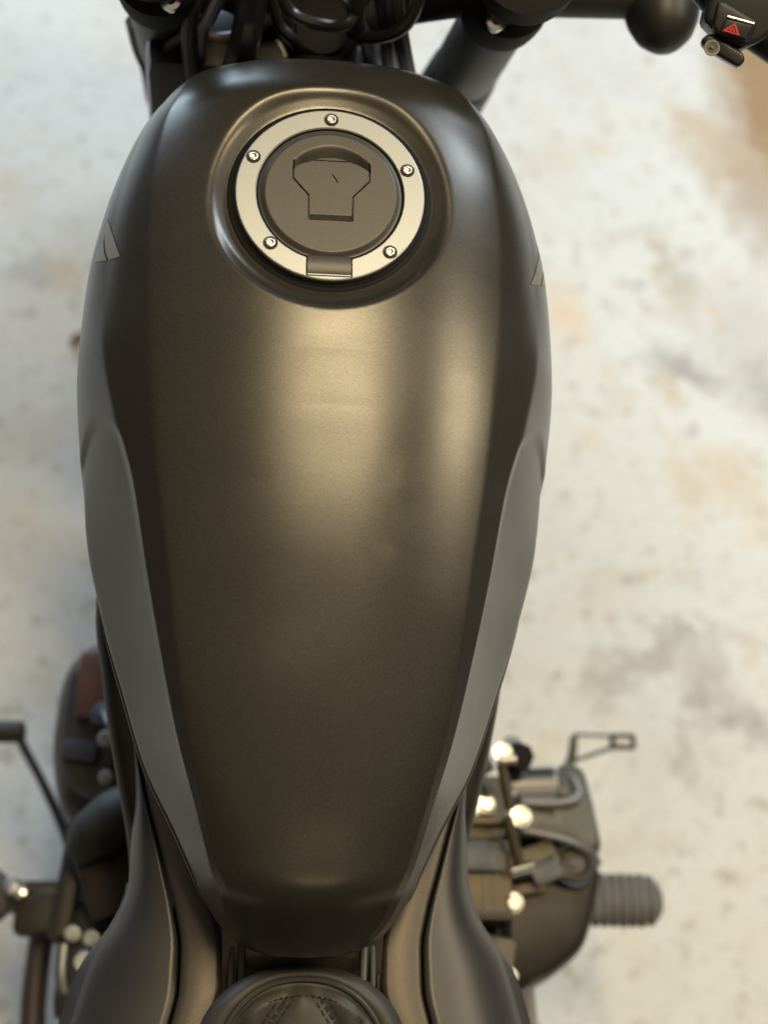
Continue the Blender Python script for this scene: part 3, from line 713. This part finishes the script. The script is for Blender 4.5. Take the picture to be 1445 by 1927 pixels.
# --- front end ------------------------------------------------------------
RK = radians(28); FD = np.array([0, sin(RK), -cos(RK)])    # down the fork
for s in (-1, 1):
    top = np.array([.005+s*.112, .165, .965])
    def fp(t): return top+FD*t
    fk = G().tube([fp(-.02), fp(.30), fp(.301), fp(.72)], [.0205, .0205, .0205, .0205], 24, 0).build('fork_tube', M['plastic'], bike)
    g = G(); g.tube([fp(.08), fp(.09), fp(.17), fp(.235), fp(.24)], [.0215, .0235, .0245, .0255, .024], 28, 0); g.tube([fp(.243), fp(.25), fp(.36), fp(.365)], [.0255, .0275, .031, .026], 28, 0)
    g.build('fork_cover', M['plastic'], fk)
    G().tube([fp(.36), fp(.37), fp(.72)], [.026, .029, .027], 24, 0).build('fork_slider', M['black'], fk)
g = G()                                                   # lower clamp: two arms to a boss
boss = np.array([0, .205, .862])
for s in (-1, 1):
    f0 = np.array([.005+s*.112, .165, .965])+FD*.062
    g.lathe([(.0206, -.018), (.028, -.016), (.029, 0), (.028, .016), (.0206, .018)], f0, -FD, 32)
    g.tube([boss+[s*.02, .012, 0], boss+[s*.06, .016, .012], f0-[s*.02, -.004, 0]], [.018, .012, .013], 14)
g.lathe([(.010, -.03), (.024, -.028), (.025, -.01), (.025, .004), (.023, .006), (.019, .006), (.018, .012), (.0001, .012)], boss, -FD, 36)
tc_ = g.build('triple_clamp', M['gap'], bike)
for s in (-1, 1):
    f0 = np.array([.005+s*.112, .165, .965])+FD*.062
    G().lathe([(.0085, -.012), (.0085, 0), (.007, .004), (.004, .0045), (.0038, .002), (.0001, .002)], f0+np.array([-s*.008, -.024, .008]), (-.1*s, -.55, .8), 20).build('clamp_bolt', M['chrome'], tc_)
g = G(); g.lathe([(.022, -.09), (.027, -.085), (.027, -.035), (.022, -.03)], boss, -FD, 28); g.build('steering_head', M['plastic'], bike)
G().lathe([(.0265, -.048), (.0285, -.046), (.0285, -.04), (.0265, -.038)], boss, -FD, 32).build('bearing_ring', M['lip'], bike)
G().box((-.004, .1845, .845), (.020, .010, .004), rx(radians(20)), .0015).build('head_plate', M['lip'], bike)
G().tube([(-.030, .205, .852), (-.0235, .192, .848), (-.027, .186, .846)], .0022, 8, 3).build('cable_clip', M['lip'], bike)
# top clamp and bar
g = G()
ub = boss-FD*.16
for s in (-1, 1):
    f0 = np.array([.005+s*.112, .165, .965])-FD*.015
    g.lathe([(.024, -.012), (.034, -.011), (.034, .011), (.024, .012)], f0, -FD, 28); g.tube([ub, f0-[s*.025, 0, 0]], [.024, .02], 14, 0)
g.build('top_clamp', M['gap'], bike)
hb = G().tube([(-.38, .05, .965), (-.245, .115, .985), (-.16, .18, 1.03), (-.06, .22, 1.05), (.06, .22, 1.05), (.16, .18, 1.03), (.245, .115, .985), (.38, .05, .965)], .0125, 16).build('handlebar', M['black'], bike)
for s in (-1, 1):
    a = np.array([s*.30, .092, .9775]); d = np.array([s*.37, .05, .967])-np.array([s*.29, .09, .979])
    G().lathe([(.012, 0), (.018, .001), (.017, .01), (.0165, .105), (.018, .115), (.0001, .117)], a, d, 24).build('grip', M['rubber'], hb)
# cables and hoses at the head
def cable(pts, r=.0035, m='rubber'): return G().tube(pts, r, 10, 6).build('cable', M[m], bike)
def pz(*a): return [tuple(atz(x, y, z)) for x, y, z in a]
cable(pz((372, -60, .93), (360, 20, .90), (357, 80, .87), (366, 165, .82), (380, 230, .74)), .0055)
cable(pz((420, -60, .93), (365, 45, .88), (318, 90, .85), (312, 140, .83), (330, 200, .78), (350, 250, .70)), .0035)
cable(pz((250, 40, .80), (262, 90, .77), (285, 140, .75), (310, 190, .72), (330, 250, .68)), .0055, 'purple')
cable(pz((430, -40, .95), (395, 30, .90), (380, 60, .88), (372, 170, .80)), .0050, 'purple')
cable(pz((480, -60, .93), (470, 30, .90), (455, 100, .88), (440, 150, .85), (425, 230, .76)), .010, 'black')
cable(pz((740, -40, .93), (750, 40, .90), (760, 100, .87), (775, 170, .80)), .0055)
cable(pz((715, -40, .93), (728, 40, .90), (735, 110, .86), (740, 170, .80)), .0065, 'black')
cable(pz((800, -40, .93), (775, 30, .91), (745, 60, .90), (700, 70, .89), (660, 60, .88)), .0045, 'black')
cable(pz((520, -40, .93), (545, 20, .91), (600, 45, .905), (660, 40, .90), (700, -40, .92)), .0040, 'black')
cable(pz((500, -40, .92), (520, 40, .89), (560, 85, .87), (590, 130, .80)), .0045, 'black')
cable(pz((680, -40, .93), (672, 30, .90), (690, 80, .87), (700, 130, .80)), .0050)
cable(pz((300, -40, .90), (330, 30, .87), (400, 70, .85), (470, 60, .86), (520, 20, .88)), .0040, 'purple')
for pts, r in [(((362, -10, .90), (366, 22, .893), (367, 38, .89)), .0045), (((371, 98, .83), (379, 112, .825)), .0042), (((288, 130, .76), (298, 152, .75)), .0042)]:
    G().tube(pz(*pts), r, 12, 0).build('cable_ferrule', M['ring'], bike)
G().box(tuple(atz(408, 108, .80)), (.035, .03, .03), rz(.4), .006).build('horn_bracket', M['case'], bike)
G().box((-.055, .21, .80), (.13, .06, .10), None, .015).build('wiring_box', M['black'], bike)
G().box((.025, .21, .78), (.05, .05, .08), None, .012).build('wiring_box', M['black'], bike)
g = G(); g.lathe([(.04, -.06), (.075, -.04), (.088, 0), (.088, .05), (.08, .06), (.0001, .066)], (0, .31, .93), (0, 1, -.1), 40); g.build('headlight', M['black'], bike)
G().lathe([(.03, -.02), (.05, -.012), (.054, 0), (.050, .012), (.0001, .014)], (0, .27, 1.03), (0, -.6, .8), 36).build('instrument_dial', M['black'], bike)  # unseen dial, added as dark mass for the tank front to reflect
# turn signals
for s in (-1, 1):
    c = np.array([s*.2325, .243, .884])
    g = G(); g.lathe([(.0265, -.004), (.0275, 0), (.0275, .006), (.0268, .016), (.0245, .028), (.020, .039), (.013, .047), (.006, .0505), (.0001, .0515)], c, (0, -1, -.06), 40, up=(0, .1, 1))
    ts = g.build('turn_signal', M['plastic'], bike, label='black round turn signal on a short stalk')
    G().lathe([(.0262, 0), (.0255, .006), (.018, .011), (.0001, .013)], c+np.array([0, .004, 0]), (0, 1, .06), 32, up=(0, .1, 1)).build('signal_lens', M['lens'], ts)
    G().tube([(s*.120, .222, .890), (s*.146, .226, .888), (s*.215, .232, .885)], [.0165, .0155, .0150], 20, 0).build('signal_stalk', M['plastic'], ts)

# right switch housing with the hazard button
HN = np.array([-.22, -.62, .75]); HN /= np.linalg.norm(HN); H0 = atz(1375, 60, 1.0)
def hp(x, y, d=0.): return atplane(x, y, H0+HN*d, HN)
g = G(); g.prism([hp(x, y, -.004) for x, y in [(1322, -60), (1331, 2), (1322, 38), (1338, 52), (1352, 70), (1395, 92), (1428, 80), (1455, 62), (1500, 30), (1500, -60)]], -HN*.04, .004, 3)
sw = g.build('switch_housing', M['plastic'], bike, label='black handlebar switch housing with red hazard triangle')
g = G(); g.prism([hp(x, y, -.005) for x, y in [(1325, 66), (1319, 80), (1325, 90), (1386, 126), (1394, 124), (1402, 114), (1398, 98), (1345, 62)]], -HN*.016, .0025, 3)
g.build('switch_tab', M['black'], sw)
g = G(); g.prism([hp(x, y, .001) for x, y in [(1351, 2), (1362, 4), (1420, 38), (1424, 46), (1408, 78), (1399, 78), (1348, 62), (1340, 50), (1345, 28)]], -HN*.012, .002, 3)
g.build('switch_bezel', M['plastic'], sw)
g = G(); g.prism([hp(x, y, .003) for x, y in [(1366, 34), (1418, 46), (1404, 74), (1353, 61)]], -HN*.006, .0016, 3)
g.build('hazard_button', M['black'], sw)
g = G(); g.tube([hp(1368, 31, .0025), hp(1418, 45, .0025)], .0009, 8, 0); g.build('bezel_edge', M['lip'], sw)
tri = [np.array(p, float) for p in [(1383, 43), (1391, 67), (1359, 57.5)]]; ctr = sum(tri)/3
g = G()
for a_, b_ in ((1., .62), (.40, .16)):
    for i in range(3):
        A, B = tri[i], tri[(i+1) % 3]
        q = [ctr+(A-ctr)*a_, ctr+(B-ctr)*a_, ctr+(B-ctr)*b_, ctr+(A-ctr)*b_]
        g.add([hp(*p, .0035) for p in q], [(0, 1, 2, 3)])
g.build('hazard_triangle', M['red'], sw)
oc = hp(1339, 90, -.0035)
g = G(); g.lathe([(.0032, 0), (.0034, .0004), (.0044, .0004), (.0046, 0)], oc, HN, 28); g.tube([oc+HN*.0004+CP*.0012-[0, 0, .0008], oc+HN*.0004-CP*.0010+[0, 0, .0010]], .0006, 6, 0)
g.build('switch_symbol', M['white'], sw)

# --- wheels, fender, swing arm (below and beyond the frame) -----------------
def wheel(y, w_):
    root = empty('front_wheel' if y > 0 else 'rear_wheel', (0, y, 0), bike); R0 = .315
    prof = [(R0-.10, -w_*.35), (R0-.08, -w_*.48), (R0-.04, -w_*.5), (R0-.012, -w_*.36), (R0, 0), (R0-.012, w_*.36), (R0-.04, w_*.5), (R0-.08, w_*.48), (R0-.10, w_*.35)]
    o = G().lathe(prof, (0, 0, R0), (1, 0, 0), 64, up=(0, 0, 1)).build('tyre', M['tyre'], root)
    o = G().lathe([(R0-.115, -w_*.3), (R0-.098, -w_*.38), (R0-.105, 0), (R0-.098, w_*.38), (R0-.115, w_*.3)], (0, 0, R0), (1, 0, 0), 64, up=(0, 0, 1)).build('rim', M['black'], root)
    G().lathe([(.0001, -.06), (.035, -.06), (.03, 0), (.035, .06), (.0001, .06)], (0, 0, R0), (1, 0, 0), 24, up=(0, 0, 1)).build('hub', M['black'], root)
    for k in range(10):
        a = 2*pi*k/10; d = np.array([0, cos(a), sin(a)])
        G().tube([np.array([0, 0, R0])+d*.02, np.array([0, 0, R0])+d*(R0-.10)], .009, 8, 0).build('spoke', M['black'], root)
wheel(.545, .13); wheel(-.945, .15)
for s in (-1, 1):
    G().tube([(s*.09, -.38, .30), (s*.11, -.945, .315)], .022, 12, 0).build('swing_arm', M['black'], bike)
for y0, w_ in ((.545, .075), (-.945, .09)):
    rows = [[(x, y0+cos(a)*(.335-.02*(x/w_)**2), .315+sin(a)*(.335-.02*(x/w_)**2)) for x in np.linspace(-w_, w_, 9)] for a in np.linspace(radians(35), radians(150), 24)]
    o = G().grid(rows).build('fender', M['plastic'], bike); o.modifiers.new('thickness', 'SOLIDIFY').thickness = .003

# ------------------------------------------------------------------ dry leaf on the floor
a0 = atz(134, 660, 0); a1 = atz(163, 632, 0); d = a1-a0; pr = np.array([-d[1], d[0], 0])
rows = []
for t in np.linspace(0, 1, 12):
    w_ = .28*sin(pi*min(1, t*1.02))**.8
    rows.append([a0+d*t+pr*w_*u+np.array([0, 0, .0012+.004*sin(pi*t)+.006*u*u]) for u in np.linspace(-1, 1, 7)])
lf = G().grid(rows).build('dry_leaf', M['leaf']); lf.modifiers.new('thickness', 'SOLIDIFY').thickness = .0004
lf['label'] = 'small curled brown dry leaf lying on the concrete beside the tank'; lf['category'] = 'leaf'
